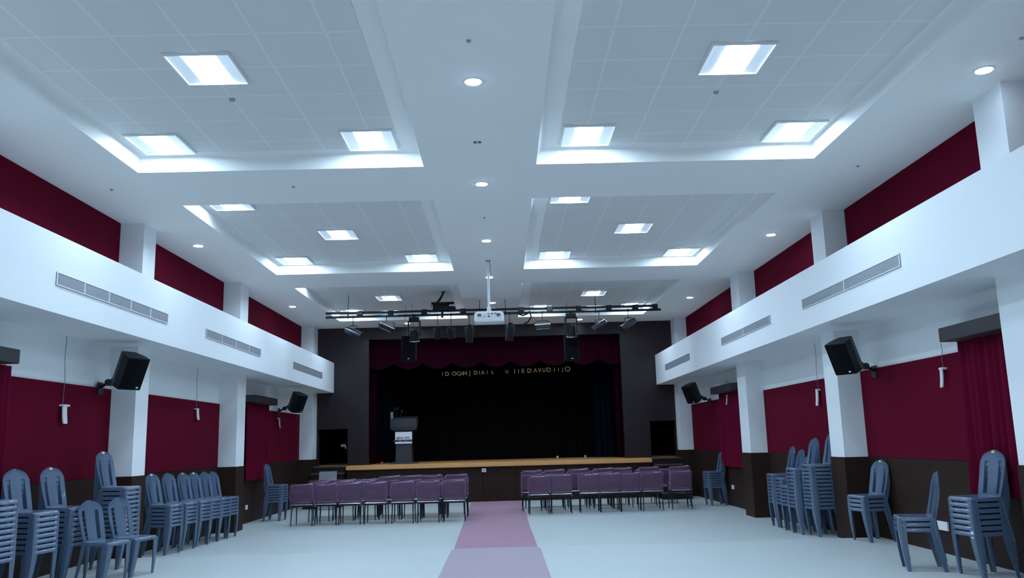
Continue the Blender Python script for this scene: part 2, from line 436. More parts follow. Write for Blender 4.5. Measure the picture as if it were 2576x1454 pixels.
# wall speakers
def speaker(s, c, ax_in, lab):
    # c centre, s=-1 left wall
    t = thing('wall_speaker', lab, 'speaker', c, 0, 'wall speakers')
    nh = Vector((.85*(-s), -.5, 0)).normalized(); tl = math.radians(25)
    n = nh*math.cos(tl) + Vector((0,0,-math.sin(tl))); up = nh*math.sin(tl) + Vector((0,0,math.cos(tl))); w = up.cross(n).normalized()
    m = Matrix((( w.x, -n.x, up.x, 0), (w.y, -n.y, up.y, 0), (w.z, -n.z, up.z, 0), (0,0,0,1)))   # local x=width, -y=front, z=up
    bm = bmesh.new(); sec = [(-.18,-.12),(.18,-.12),(.18,.02),(.11,.17),(-.11,.17),(-.18,.02)]
    loft(bm, [[(x*.97, y*.97, -.245) for x, y in sec], [(x, y, -.235) for x, y in sec], [(x, y, .235) for x, y in sec], [(x*.97, y*.97, .245) for x, y in sec]])
    bm.transform(m); obj('cabinet', bm, 'blk', t)
    bm = bmesh.new(); n_ = 8
    rings = []
    for i in range(n_+1):
        x = -.172 + .344*i/n_; bow = .022*math.sin(PI*i/n_)
        rings.append([(x, -.122, -.228), (x, -.126-bow, -.228), (x, -.126-bow, .228), (x, -.122, .228)])
    loft(bm, rings); bm.transform(m); obj('grille', bm, 'grille', t, smooth=40)
    bm = bmesh.new(); box(bm, .08, .115, -.147, -.138, -.205, -.185); bm.transform(m); obj('badge', bm, 'wplastic', t)
    bm = bmesh.new(); wx = (XL+.03 if s < 0 else XR-.03) - c[0]
    a = m @ Vector((0, .16, -.06)); 
    tube(bm, [a, a + Vector((s*.10, .12, -.06)), (wx*.86, .26, -.17), (wx, .28, -.21)], [.03, .028, .022, .022], 10)
    lathe(bm, [(.05, -.05), (.05, .05)], 14, Matrix.Translation((wx*.70, .22, -.14)) @ Matrix.Rotation(PI/2, 4, 'X'))
    box(bm, min(wx, wx-s*.015), max(wx, wx-s*.015), .2, .36, -.31, -.13)
    obj('bracket', bm, 'darkmetal', t, smooth=40)
speaker(-1, (-5.20, 12.45, 2.70), 0, 'black speaker tilted down beside the nearest left column')
speaker(-1, (-5.20, 22.70, 2.71), 0, 'small black speaker near the stage on the left wall')
speaker(1, (5.28, 12.45, 2.66), 0, 'large black speaker tilted down beside the nearest right column')
speaker(1, (5.28, 22.75, 2.69), 0, 'small black speaker near the stage on the right wall')

# ceiling sensors
def sensor(x, y, z, lab, two=False, r=.022):
    t = thing('smoke_detector', lab, 'detector', (x, y, z), 0, 'ceiling detectors')
    bm = bmesh.new()
    for dx in ((-.026, .026) if two else (0,)):
        lathe(bm, [(r, 0), (r, -r*.4), (r*.7, -r*.8), (r*.3, -r*.9)], 16, Matrix.Translation((dx, 0, 0)))
    obj('housing', bm, 'greyd' if two else 'grey', t, smooth=40)
sensor(-.01, 7.11, ZC, 'small grey detector at the top of the middle ceiling strip')
sensor(-.01, 9.73, ZC, 'double dark detector in the middle ceiling strip between two downlights', True)
sensor(0, 13.22, ZC, 'small grey detector in the middle strip between the middle downlights')
sensor(5.1, 10.97, ZC, 'small detector on the ceiling edge near the right wall')
sensor(-5.08, 11.30, ZC, 'small detector on the ceiling edge near the left wall')
sensor(-2.6, 11.35, ZC, 'small detector on the beam between the left ceiling recesses')
sensor(-2.66, 8.81, ZU-.004, 'small grey detector inside the nearest left ceiling recess', r=.034)
sensor(2.67, 8.88, ZU-.004, 'small grey detector inside the nearest right ceiling recess', r=.03)
sensor(5.573, 8.70, Z0, 'small detector under the right bulkhead near the column', r=.055)
sensor(5.55, 13.86, Z0, 'small detector under the right bulkhead above the big speaker', r=.05)
sensor(5.09, 7.27, ZC, 'small sprinkler head in the top right corner of the ceiling')

# ------------------------------------------------------------------ stage
OX0, OX1, OZ = -3.82, 3.87, 4.73
bm = bmesh.new()
yb0, yb1 = YS, YS+.25
def pr(x0, x1, z0, z1): box(bm, x0, x1, yb0, yb1, z0, z1)
SZ = .97
DLx, DRx = (-5.33, -4.45), (4.66, 5.42); DZ = 2.05
pr(XL, DLx[0], -.2, 5.4); pr(DLx[0], DLx[1], DZ, 5.4); pr(DLx[1], OX0, -.2, 5.4)
pr(OX0, OX1, OZ, 5.4)
pr(OX1, DRx[0], -.2, 5.4); pr(DRx[0], DRx[1], DZ, 5.4); pr(DRx[1], XR, -.2, 5.4)
pr(DLx[0], DLx[1], -.2, SZ-.02); pr(DRx[0], DRx[1], -.2, SZ-.02)
struct(obj('wall_front', bm, 'stagewall'))
# dark backstage box
bm = bmesh.new()
box(bm, XL, XL+.05, yb1, 30.2, -.2, 6.2); box(bm, XR-.05, XR, yb1, 30.2, -.2, 6.2); box(bm, XL, XR, 30.2, 30.3, -.2, 6.2); box(bm, XL, XR, yb1, 30.3, 6.2, 6.3)
box(bm, XL, XR, yb0, yb1, 5.4, 6.3)
struct(obj('wall_backstage', bm, 'black'))
st = thing('stage', 'raised stage with varnished wooden deck and dark brown front', 'stage', (0, 0, 0))
bobj('deck', (XL+.05, XR-.05, YS+.001, 30.2, SZ-.06, SZ), 'wood', st)
bm = bmesh.new(); box(bm, -4.38, 4.56, 25.28, YS-.001, SZ-.125, SZ); bmesh.ops.bevel(bm, geom=bm.edges[:], offset=.012, segments=2, affect='EDGES')
obj('nosing', bm, 'wood', st)
for i in range(9):
    x0 = -4.36 + i*8.90/9; bobj('front_panel', (x0+.004, x0+8.90/9-.004, 25.36, 25.40, -.17, SZ-.126), 'brown', st)
bobj('front_backing', (-4.36, 4.54, 25.405, YS-.002, -.17, SZ-.127), 'black', st)
# switch plate
bm = bmesh.new(); rbox(bm, -.43, -.30, 25.345, 25.359, .69, .80, .006, 2); o = obj('socket_plate', bm, 'wplastic')
tag(o, 'small white socket plate on the dark stage front above the carpet', 'socket')
bm = bmesh.new(); box(bm, -.40, -.375, 25.340, 25.346, .735, .755); box(bm, -.365, -.345, 25.340, 25.346, .735, .755); obj('socket_hole', bm, 'greyd', o)
# steps
for s, x0, x1 in ((-1, -5.36, -4.42), (1, 4.60, 5.44)):
    t = thing('stage_steps', 'dark wooden steps up to the %s side door of the stage' % ('left' if s < 0 else 'right'), 'steps', ((x0+x1)/2, 24.9, -.15), 0, 'stage steps')
    hw = (x1-x0)/2; n = 6
    for i in range(n):
        z = (SZ+.15)*(i+1)/n; y = -.72 + .25*i
        bobj('tread', (-hw, hw, y-.02, y+.25 if i < n-1 else 1.03, z-.035, z), 'stepw', t)
        bobj('riser', (-hw, hw, y, y+.02, z-(SZ+.15)/n, z-.036), 'stagewall', t)
    bobj('side_panel', (hw if s < 0 else -hw-.03, hw+.03 if s < 0 else -hw, -.3, 1.03, 0, .8), 'stagewall', t)
bm = bmesh.new(); box(bm, -.24, .24, -.01, .01, 0, 1.03); bm.transform(Matrix.Rotation(-.16, 4, 'X')); o = obj('board', bm, 'boardgrey', loc=(-4.60, 23.70, -.145))
tag(o, 'pale grey board leaning by the left stage steps behind the purple chairs', 'board')
bm = bmesh.new(); box(bm, -.03, .12, 25.90, 25.93, 1.52, 1.60); bm.transform(Matrix.Translation((-4.62, .03, 0)))
o = obj('handrail_bracket', bm, 'silver'); tag(o, 'small pale metal bracket in the dark left stage doorway', 'bracket')
bobj('mount_plate', (-.015, .02, -.0, .03, 1.46, 1.53), 'silver', o, loc=(-4.5, 25.9, 0))
# drapes
bm = bmesh.new(); pleats(bm, (-5.2, 29.25, 0), (5.2, 29.25, 0), SZ+.02, 5.9, .08, 40, (0, -1, 0), rows=3, seed=1)
o = obj('backdrop_curtain', bm, 'black', smooth=60); tag(o, 'black backdrop curtain across the rear of the stage', 'curtain')
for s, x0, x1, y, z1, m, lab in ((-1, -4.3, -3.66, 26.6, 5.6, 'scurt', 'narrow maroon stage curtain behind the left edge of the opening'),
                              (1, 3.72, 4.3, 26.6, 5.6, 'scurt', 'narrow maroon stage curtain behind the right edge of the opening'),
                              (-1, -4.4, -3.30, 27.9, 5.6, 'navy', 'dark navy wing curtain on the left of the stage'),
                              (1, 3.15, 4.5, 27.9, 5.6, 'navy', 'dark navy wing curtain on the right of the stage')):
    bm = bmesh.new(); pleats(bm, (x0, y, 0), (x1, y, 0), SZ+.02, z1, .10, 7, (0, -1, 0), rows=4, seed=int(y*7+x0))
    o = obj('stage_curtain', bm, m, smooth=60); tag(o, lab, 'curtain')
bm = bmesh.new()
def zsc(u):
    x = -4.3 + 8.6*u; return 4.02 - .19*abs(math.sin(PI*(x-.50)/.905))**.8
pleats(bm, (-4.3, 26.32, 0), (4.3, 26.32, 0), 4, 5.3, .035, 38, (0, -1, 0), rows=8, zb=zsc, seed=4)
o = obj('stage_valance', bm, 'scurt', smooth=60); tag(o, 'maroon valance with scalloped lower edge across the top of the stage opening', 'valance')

# gold letters on the backdrop
LT = [('I',1113.6,.8),('D',1125,1),('O',1142.7,1),('Q',1155,1),('N',1161,.8),('N',1170,1),('J',1182,1),('D',1196.5,.9),('I',1206,.8),('A',1214.5,.9),('I',1225.6,.8),('L',1238.6,.8),
      ('U',1274.7,.8),('I',1294,1.05),('I',1304,.9),('E',1314.5,1),('D',1331,1.1),('A',1346,1),('V',1357,1),('U',1368,.9),('D',1379.5,1.1),('I',1394,1),('I',1404,.8),('J',1414.6,.9),('O',1427,1.3)]
t = thing('gold_lettering', 'row of small gold letters mounted high on the black stage backdrop', 'lettering', (.35, 29.08, 3.90))
for ch, u, sc in LT:
    x = -1.82 + (u-1112)*(4.38/321) - .35; z = (u-1270)*.0002
    text_mesh('letter', ch, .19*sc, 'gold', .012, t, Matrix.Translation((x, 0, z)) @ FACE, .006)

# lectern
t = thing('lectern', 'charcoal lectern with a white sign and two microphones on the left of the stage', 'lectern', (-2.80, 26.40, SZ))
bm = bmesh.new(); rbox(bm, -.40, .40, -.30, .28, 0, .05, .012, 2); obj('base', bm, 'lect', t)
bm = bmesh.new(); loft(bm, [[(-w, -d, z), (w, -d, z), (w, d, z), (-w, d, z)] for w, d, z in ((.25, .20, .05), (.235, .19, .5), (.26, .19, 1.0))]); obj('column', bm, 'lect', t)
bm = bmesh.new(); n = 10
sec = [(-.40+.8*i/n, -.24-.05*math.sin(PI*i/n)) for i in range(n+1)]
loft(bm, [[(x*.93, y*.93, 1.0) for x, y in sec] + [(.37, .22, 1.0), (-.37, .22, 1.0)], [(x, y, 1.10) for x, y in sec] + [(.40, .25, 1.14), (-.40, .25, 1.14)],
          [(x, y, 1.34) for x, y in sec] + [(.40, .25, 1.42), (-.40, .25, 1.42)]]); obj('reading_desk', bm, 'lect', t)
sg = bobj('sign', (-.255, .255, -.225, -.215, .60, .95), 'paper', t); sg['label'] = 'white sign with two lines of dark lettering'
text_mesh('lettering', 'IICI 0  ITTI', .085, 'ink', .002, sg, Matrix.Translation((-.02, -.228, .765)) @ FACE, .003)
text_mesh('lettering', 'DDDD OOD ODDD', .062, 'ink', .002, sg, Matrix.Translation((-.02, -.228, .685)) @ FACE, .009)
for dx, h in ((-.33, .27), (-.24, .30), (-.12, .2)):
    bm = bmesh.new(); tube(bm, [(dx, -.1, 1.36), (dx+.02, -.1, 1.36+h*.6), (dx+.04, -.02, 1.36+h)], .008, 8)
    mk = obj('microphone', bm, 'blk', t, smooth=40)
    bm = bmesh.new(); tube(bm, [(dx+.04, -.02, 1.36+h-.02), (dx+.045, .0, 1.36+h+.05)], [.022, .026], 10); obj('windscreen', bm, 'blk', mk, smooth=40)
bm = bmesh.new(); box(bm, -.40, -.33, -.15, .1, 1.36, 1.56); obj('document_holder', bm, 'greyd', t)
# footlights at the stage edge
for x, y, lab, m in ((1.98, 28.3, 'tiny pale cup at the rear right of the stage deck', 'paper'), (2.9, 28.4, 'tiny pale cup farther right on the rear of the stage deck', 'paper'), (-3.48, 26.35, 'tiny orange cup on the stage deck left of the lectern', None)):
    bm = bmesh.new(); lathe(bm, [(.025, 0), (.035, .07), (.03, .075), (0, .072)], 14, Matrix.Translation((x, y, SZ)))
    if m is None: m = mat('orange_plastic', (.7, .12, .03), .5)
    o = obj('cup', bm, m, smooth=40); tag(o, lab, 'cup')

# ------------------------------------------------------------------ carpets
def runner(pts, lab, m, name='carpet_runner'):
    bm = bmesh.new()
    loft(bm, [[(a, y, z+.001), (b, y, z+.001), (b, y, z+.008), (a, y, z+.008)] for a, b, y, z in pts])
    tag(obj(name, bm, m), lab, 'carpet', 'aisle carpets')
runner([(-.58, .72, YB+.1, 0), (-.58, .725, 12.85, 0), (-.53, .67, 13.08, 0)], 'carpet runner on the aisle floor in the foreground, lavender sheen put into its colour', 'carpn')
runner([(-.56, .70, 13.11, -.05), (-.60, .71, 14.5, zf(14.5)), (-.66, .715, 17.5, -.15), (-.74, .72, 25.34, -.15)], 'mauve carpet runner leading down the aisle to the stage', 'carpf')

# ------------------------------------------------------------------ plastic chairs
SX = .06      # stacking step
def chair_proto():
    t = thing('plastic_chair', 'x', 'chair')
    # seat
    def rr(hx0, hx1, hyf, hyr, r, z, n=5):
        pts = []
        for cx, cy, a0 in ((hx1-r, hyf-r, 0), (hx0+r, hyr-r, 90), (hx0+r, -hyr+r, 180), (hx1-r, -hyf+r, 270)):
            for i in range(n+1):
                a = math.radians(a0+90*i/n); pts.append((cx+r*math.cos(a), cy+r*math.sin(a), z))
        return pts
    bm = bmesh.new()
    loft(bm, [rr(-.10, .14, .10, .09, .05, .466), rr(-.155, .185, .165, .15, .05, .471), rr(-.175, .212, .192, .178, .05, .475), rr(-.182, .222, .202, .186, .05, .466),
              rr(-.186, .226, .206, .190, .05, .428), rr(-.180, .220, .200, .184, .045, .428), rr(-.174, .212, .194, .178, .045, .458), rr(-.12, .15, .12, .10, .04, .456)])
    obj('seat', bm, 'plastic', t, smooth=50)
    # backrest with two tall slots
    S = [-1, -.86, -.68, -.40, -.20, 0, .20, .40, .68, .86, 1]; N = 26; UU = [j/22*.93 for j in range(23)] + [.958, .98, .993, 1.0]
    def P(s, u, off=0):
        z = .452 + .513*u
        w = .186 + .022*math.sin(PI*min(u/.7, 1)*.5)
        if u > .64: w *= max(.02, 1-((u-.64)/.3605)**2.9)**.44
        x = -.165 - .10*u**1.15 - .012*math.sin(PI*u) + .030*abs(s)**2*(1-.55*u)
        return Vector((x-off, s*w, z - (.012*abs(s)**3 if u > .8 else 0)))
    bm = bmesh.new(); G = {}
    def gv(i, j, b):
        if (i, j, b) not in G: G[(i, j, b)] = bm.verts.new(P(S[i], UU[j], .011*b))
        return G[(i, j, b)]
    cells = set()
    for i in range(len(S)-1):
        for j in range(N):
            lo, hi = sorted((abs(S[i]), abs(S[i+1])))
            if lo >= .39 and hi <= .69 and 2 <= j < 18: continue
            cells.add((i, j))
    for i, j in cells:
        bm.faces.new((gv(i,j,0), gv(i+1,j,0), gv(i+1,j+1,0), gv(i,j+1,0)))
        bm.faces.new((gv(i,j,1), gv(i,j+1,1), gv(i+1,j+1,1), gv(i+1,j,1)))
        for (di, dj, a, b) in ((-1,0,(i,j),(i,j+1)), (1,0,(i+1,j+1),(i+1,j)), (0,-1,(i+1,j),(i,j)), (0,1,(i,j+1),(i+1,j+1))):
            if (i+di, j+dj) not in cells: bm.faces.new((gv(*a,0), gv(*b,0), gv(*b,1), gv(*a,1)))
    obj('backrest', bm, 'plastic', t, smooth=50)
    # legs: tapered L sections with a rounded corner and a rib
    for fx, sy in ((1, 1), (1, -1), (-1, 1), (-1, -1)):
        bm = bmesh.new(); rings = []
        for z, u in ((.455, 0), (.38, .16), (.25, .45), (.12, .73), (0, 1)):
            if fx > 0: cx = .224 - .052*u**.9 + .01*math.sin(PI*u); wx = .085*(1-u)+.042*u
            else: cx = -.184 - .062*u**1.2; wx = .08*(1-u)+.042*u
            cy = (.204 if fx > 0 else .19) + (.012 if fx > 0 else .026)*u
            wy = .085*(1-u)+.04*u; h = .006; c = .016
            sec = [(0, -c), (-c*.3, -c*.3), (-c, 0), (-wx*.5, 0), (-wx*.55, -.004), (-wx, 0), (-wx, -h), (-c-h, -h), (-h, -c-h), (-h, -wy), (0, -wy), (-.004, -wy*.55), (0, -wy*.5)]
            rings.append([(cx + fx*a, sy*(cy + b), z) for a, b in sec])
        loft(bm, rings); obj('leg', bm, 'plastic', t, smooth=35)
    return t
cp = chair_proto(); cfirst = [True]
def tip(u):   # top point of the back
    return
def put(x, y, z, rz, lab, grp):
    if cfirst[0]:
        cp.location = (x, y, z); cp.rotation_euler = (0,0,rz); cp['label'] = lab; cp['group'] = grp; cfirst[0] = False; return cp
    return dup(cp, (x, y, z), rz, lab, grp)
def sticker(r, col, name='sticker', ext=(-.262, -.248, -.03, .02, .925, .952)):
    bm = bmesh.new(); rbox(bm, *ext, .003, 1); s = obj(name, bm, col, r); return s
def stack(x, y, rz, n, desc, stick=None, grp=None, leglabel=False):
    top = None
    for i in range(n):
        if n == 1: lab = desc
        else:
            pos = 'bottom' if i == 0 else ('top' if i == n-1 else words[i] + ' from bottom')
            lab = 'blue-grey plastic chair, %s of %s' % (pos, desc)
        top = put(x, y, zf(y)+SX*i, rz, lab, 'stacked plastic chairs' if n > 1 else 'single plastic chairs')
    if stick: 
        s = sticker(top, stick); s['label'] = 'pale yellow sticker' if stick == 'yellow' else 'small white sticker'
    if leglabel:
        s = sticker(top, 'paper', 'paper_label', (.215, .222, .15, .19, .05, .13))
    return top
# left wall, front to back
stack(-5.30, 9.38, -.20, 11, 'stack cut by the left edge')
stack(-5.28, 10.22, -.20, 8, 'second nearest stack on the left')
stack(-5.24, 10.95, -.20, 8, 'third nearest stack on the left', 'yellow')
stack(-5.12, 12.12, -.12, 11, 'tall stack before the nearest left column', 'paper')
stack(-4.72, 10.90, -.26, 1, 'single blue-grey plastic chair, left one of the touching pair in the foreground')
stack(-4.57, 11.36, -.30, 1, 'single blue-grey plastic chair, right one of the touching pair in the foreground')
for i, (x, y) in enumerate(((-5.25, 14.12), (-5.25, 14.80), (-5.25, 15.48), (-5.26, 16.05), (-5.26, 16.62), (-5.28, 17.16))):
    stack(x, y, -.17, 6, '%s of six stacks in a left row' % ['nearest', 'second nearest', 'third nearest', 'third farthest', 'second farthest', 'farthest'][i], {0: 'paper', 2: 'yellow', 3: 'paper'}.get(i))
stack(-5.22, 20.85, -.10, 7, 'lone stack left of the purple chairs')
# right wall
stack(5.50, 21.85, PI+.10, 7, 'lone stack right of the purple chairs')
stack(5.37, 16.12, PI-.05, 9, 'farthest stack of the right cluster')
stack(5.35, 15.58, PI+.0, 8, 'second farthest stack of the right cluster')
stack(5.28, 15.06, PI+.05, 6, 'low middle stack of the right cluster')
stack(5.24, 14.56, PI+.05, 11, 'second nearest stack of the right cluster')
stack(5.35, 14.09, PI+.03, 12, 'nearest stack of the right cluster')
stack(5.53, 12.70, PI+.20, 4, 'short stack beside the right column base', 'yellow')
stack(4.94, 10.03, PI-.30, 3, 'three-chair stack in the right foreground')
stack(5.37, 9.47, PI+.10, 7, 'stack before the nearest right curtain', 'yellow', leglabel=True)

# socket plates low on the walls
for ext, lab in (((5.80, 5.829, 11.05, 11.38, .29, .40), 'white socket plate low on the right brown dado between chair stacks'),
                 ((-5.759, -5.74, 20.2, 20.35, .16, .26), 'small white socket plate low on the left dado'),
                 ((5.80, 5.829, 21.2, 21.35, .26, .36), 'small white socket plate low on the far right dado')):
    b2 = bmesh.new(); rbox(b2, *ext, .005, 2); o = obj('socket_plate', b2, 'wplastic'); tag(o, lab, 'socket')


# ------------------------------------------------------------------ purple chairs with plastic film
def purple_proto(seed):
    t = thing('upholstered_chair', 'x', 'chair'); rnd = random.Random(seed)
    tilt = Matrix.Translation((-.20, 0, .50)) @ Matrix.Rotation(-.14, 4, 'Y')
    bm = bmesh.new(); rbox(bm, -.03, .025, -.248, .248, .01, .40, .0275, 4, tilt); obj('backrest', bm, 'purple', t, smooth=50)
    bm = bmesh.new(); rbox(bm, -.20, .235, -.235, .235, .425, .49, .025, 3); obj('seat', bm, 'purple', t, smooth=50)
    bm = bmesh.new()
    for s in (-1, 1):
        tube(bm, [(-.20, s*.225, .42), (.22, s*.225, .42)], .012, 8); tube(bm, [(-.20, s*.225, .42), (-.215, s*.225, .56)], .012, 8)
    tube(bm, [(.2, -.225, .415), (.2, .225, .415)], .012, 8); tube(bm, [(-.19, -.225, .415), (-.19, .225, .415)], .012, 8)
    obj('seat_frame', bm, 'darkmetal', t, smooth=40)
    bm = bmesh.new(); tube(bm, [(-.225, -.235, .452), (-.236, 0, .450), (-.225, .235, .452)], .011, 8); obj('rear_film_glint', bm, 'silver', t, smooth=40)  # silver tube added for the bright reflection on the film along the seat rim
    for sx, sy in ((1,1),(1,-1),(-1,1),(-1,-1)):
        bm = bmesh.new(); tube(bm, [(sx*.20, sy*.225, .42), (sx*.215+ (.0 if sx > 0 else -.02), sy*.235, .0)], [.014, .011], 8); obj('leg', bm, 'darkmetal', t, smooth=40)
    # crinkled film bag over the back
    bm = bmesh.new(); N, K = 44, 12
    ph = [rnd.uniform(0, 6.28) for _ in range(9)]; lo = [rnd.uniform(-.04, .05) for _ in range(5)]; sl = rnd.uniform(-.22, .22); sh = rnd.uniform(-.03, .03)
    rings = []
    for k in range(K+1):
        u = k/K; ring = []
        for i in range(N):
            a = 2*PI*i/N; cx, cy = math.cos(a), math.sin(a)
            ex = .5
            X = .040*math.copysign(abs(cx)**ex, cx); Y = .262*math.copysign(abs(cy)**.35, cy)
            cl = 1 if u < .8 else math.sqrt(max(0.02, 1-((u-.8)/.2)**2))
            z = -.02 + sl*.5*cy*(1-u) + .46*u*(1 - .06*abs(cy)*u) - .02*u
            if u < .8: z = -.04 + .38*u/.8*1.02 + sl*cy*(1-u)*.6
            else: z = -.04 + .3876 + .045*math.sin((u-.8)/.2*PI/2) + sh*cy
            nz = .012*math.sin(5*a+ph[0]+7*u) + .009*math.sin(13*a+ph[1]-11*u) + .011*math.sin(3*a+ph[2]+15*u) + .006
            ring.append(Vector(((X+math.copysign(nz, cx)*.9)*(cl*.8+.2), (Y + nz*.6)*(cl*.25+.75 if u > .8 else 1), z + .004*math.sin(7*a+ph[3]))))
        rings.append([tilt @ p for p in ring])
    loft(bm, rings, cap=False); top = bm.verts[:][-N:]
    bm.verts.ensure_lookup_table(); bm.faces.new([bm.verts[K*N+i] for i in range(N)])
    f = obj('plastic_cover', bm, 'film', t, smooth=60); f['label'] = 'crinkled clear plastic cover'
    return t
pps = [purple_proto(s) for s in (3, 8, 15, 21)]; pused = [0]*4
def purple(x, y, z, lab, i):
    p = pps[i % 4]; rz = PI/2 + random.uniform(-.05, .05)
    if not pused[i % 4]:
        pused[i % 4] = 1; p.location = (x, y, z); p.rotation_euler.z = rz; p['label'] = lab; p['group'] = 'purple chairs under plastic'
    else: dup(p, (x, y, z), rz, lab, 'purple chairs under plastic')
cnt = 0
colw = ['leftmost', 'second from left', 'third from left', 'fourth from left', 'fifth from left', 'sixth from left', 'rightmost']
rowsL = [(19.44, [-4.22, -3.70, -3.18, -2.62, -2.02, -1.45, -.90], []),
         (20.42, [-4.05, -3.52, -3.00, -2.44, -1.92, -1.46, -.88], [3, 4, 5, 6]),
         (21.40, [-4.1, -3.6, -3.1, -2.6, -2.1, -1.6, -1.0], [])]
rowsR = [(20.72, [1.03, 1.56, 2.25, 2.72, 3.22, 3.75, 4.46], []),
         (21.70, [.90, 1.47, 2.07, 2.69, 3.16, 3.85, 4.64], [0, 1, 2, 3, 4, 5, 6]),
         (22.68, [1.0, 1.5, 2.1, 2.7, 3.2, 3.9, 4.5], [])]
rw = ['front', 'second', 'third']
for side, rows in (('left', rowsL), ('right', rowsR)):
    for r, (y, X, pairs) in enumerate(rows):
        for c, x in enumerate(X):
            cnt += 1
            where = '%s, %s row of %s block' % (colw[c], rw[r], side)
            yy = y + (.06*c if side == 'right' else 0) + random.uniform(-.03, .03)
            if c in pairs:
                purple(x, yy, -.15, 'film-covered purple chair, lower of stacked pair, ' + where, cnt)
                purple(x, yy+.02, -.06, 'film-covered purple chair, upper of stacked pair, ' + where, cnt+1)
            else: purple(x, yy, -.15, 'film-covered purple chair, ' + where, cnt)

# ------------------------------------------------------------------ lighting bar and luminaires
YT = 21.3
t = thing('lighting_bar', 'long black two-rail lighting bar hung under the ceiling in front of the stage', 'lighting bar', (0, YT, 4.80))
for z in (.055, -.05):
    bm = bmesh.new(); tube(bm, [(-4.19, 0, z), (4.22 if z > 0 else 4.3, 0, z)], .030, 12); obj('rail', bm, 'darkmetal', t, smooth=40)
for x in (-3.33, -2.55, -1.70, -.72, .75, 1.48, 2.20, 2.97, 3.65, 4.15):
    bm = bmesh.new(); rbox(bm, x-.075, x+.075, -.045, .045, -.03, .095, .01, 1); obj('junction_box', bm, 'darkmetal', t)
for x in (-3.63, 2.64, -.3, .35):
    bm = bmesh.new(); tube(bm, [(x, 0, -.09), (x, 0, .1), (x+.01*(-1 if x > 0 else 1), .0, .515)], [.02, .01, .006], 8); obj('hanger', bm, 'blk', t, smooth=40)
bm = bmesh.new(); tube(bm, [(.62, 0, -.05), (.80, -.02, -.12), (.92, -.02, -.07), (.96, 0, .0), (1.0, -.02, -.16), (.92, 0, -.28), (.80, 0, -.34)], .02, 8); obj('power_cable', bm, 'blk', t, smooth=40)

def clamp_yoke(t, zr, hw, zc, m='darkmetal'):
    bm = bmesh.new(); tube(bm, [(0, 0, zr), (0, 0, zc+.16)], .010, 8)
    tube(bm, [(-hw, 0, zc), (-hw, 0, zc+.13), (-hw*.7, 0, zc+.16), (hw*.7, 0, zc+.16), (hw, 0, zc+.13), (hw, 0, zc)], .011, 8)
    lathe(bm, [(.035, -.03), (.035, .03)], 12, Matrix.Translation((0, 0, zr)) @ Matrix.Rotation(PI/2, 4, 'Y'))
    obj('yoke', bm, m, t, smooth=40)
def par(x, z, rotx, roty, lab, m='silver', L=.30, r=.10):
    t = thing('spotlight', lab, 'stage light', (x, YT, 4.75), 0, 'stage spotlights'); zc = z-4.75
    mt = Matrix.Translation((0, 0, zc)) @ Matrix.Rotation(roty, 4, 'Y') @ Matrix.Rotation(rotx, 4, 'X')
    bm = bmesh.new(); lathe(bm, [(.03, L*.55), (.07, L*.5), (r, L*.2), (r, -L*.5), (r+.012, -L*.5), (r+.012, -L*.53), (r-.01, -L*.53), (r-.012, -L*.3), (0, -L*.25)], 24, mt); obj('housing', bm, m, t, smooth=40)
    bm = bmesh.new(); lathe(bm, [(r-.014, -L*.31), (r*.5, -L*.36), (0, -L*.38)], 20, mt); obj('lens', bm, 'silver', t, smooth=40)
    clamp_yoke(t, 0, r+.02, zc)
par(-3.50, 4.36, 0, -1.15, 'silver-grey spotlight at the left end of the lighting bar, tilted sideways', 'parm', .42, .09)
par(2.72, 4.38, 0, 1.0, 'silver-grey spotlight hung between the right moving head and the bar end', 'parm', .38, .08)
par(3.46, 4.40, 0, 1.0, 'silver-grey spotlight at the right end of the lighting bar', 'parm', .40, .08)
par(-1.37, 4.28, .5, .1, 'black spotlight hung right of the left moving head', 'blk', .26, .08)
par(-1.03, 4.28, .5, -.15, 'black spotlight hung left of the projector, smaller of two', 'blk', .26, .08)
par(-.57, 4.26, .35, .05, 'long black spotlight hung just left of the projector', 'blk', .42, .09)
par(.45, 4.28, .3, .1, 'long black spotlight hung just right of the projector', 'blk', .42, .10)
def barn(x, z, roty, lab):
    t = thing('floodlight', lab, 'stage light', (x, YT, 4.75), 0, 'stage floodlights'); zc = z-4.75
    mt = Matrix.Translation((0, 0, zc)) @ Matrix.Rotation(roty, 4, 'Y')
    bm = bmesh.new(); rbox(bm, -.18, .18, -.09, .09, -.05, .07, .015, 2, mt); obj('housing', bm, 'blk', t)
    bm = bmesh.new(); box(bm, -.20, .20, -.11, -.10, .05, .08, mt); box(bm, -.20, .20, -.11, .11, .075, .082, mt); obj('barn_door', bm, 'wplastic', t)
    bm = bmesh.new(); box(bm, -.16, .16, -.08, .08, -.056, -.05, mt); obj('lens', bm, 'silver', t)
    clamp_yoke(t, 0, .19, zc)
barn(-2.66, 4.44, .45, 'flat black floodlight with a pale top edge, second from the left on the bar')
barn(1.28, 4.37, -.05, 'flat floodlight with a pale top, right of the projector')
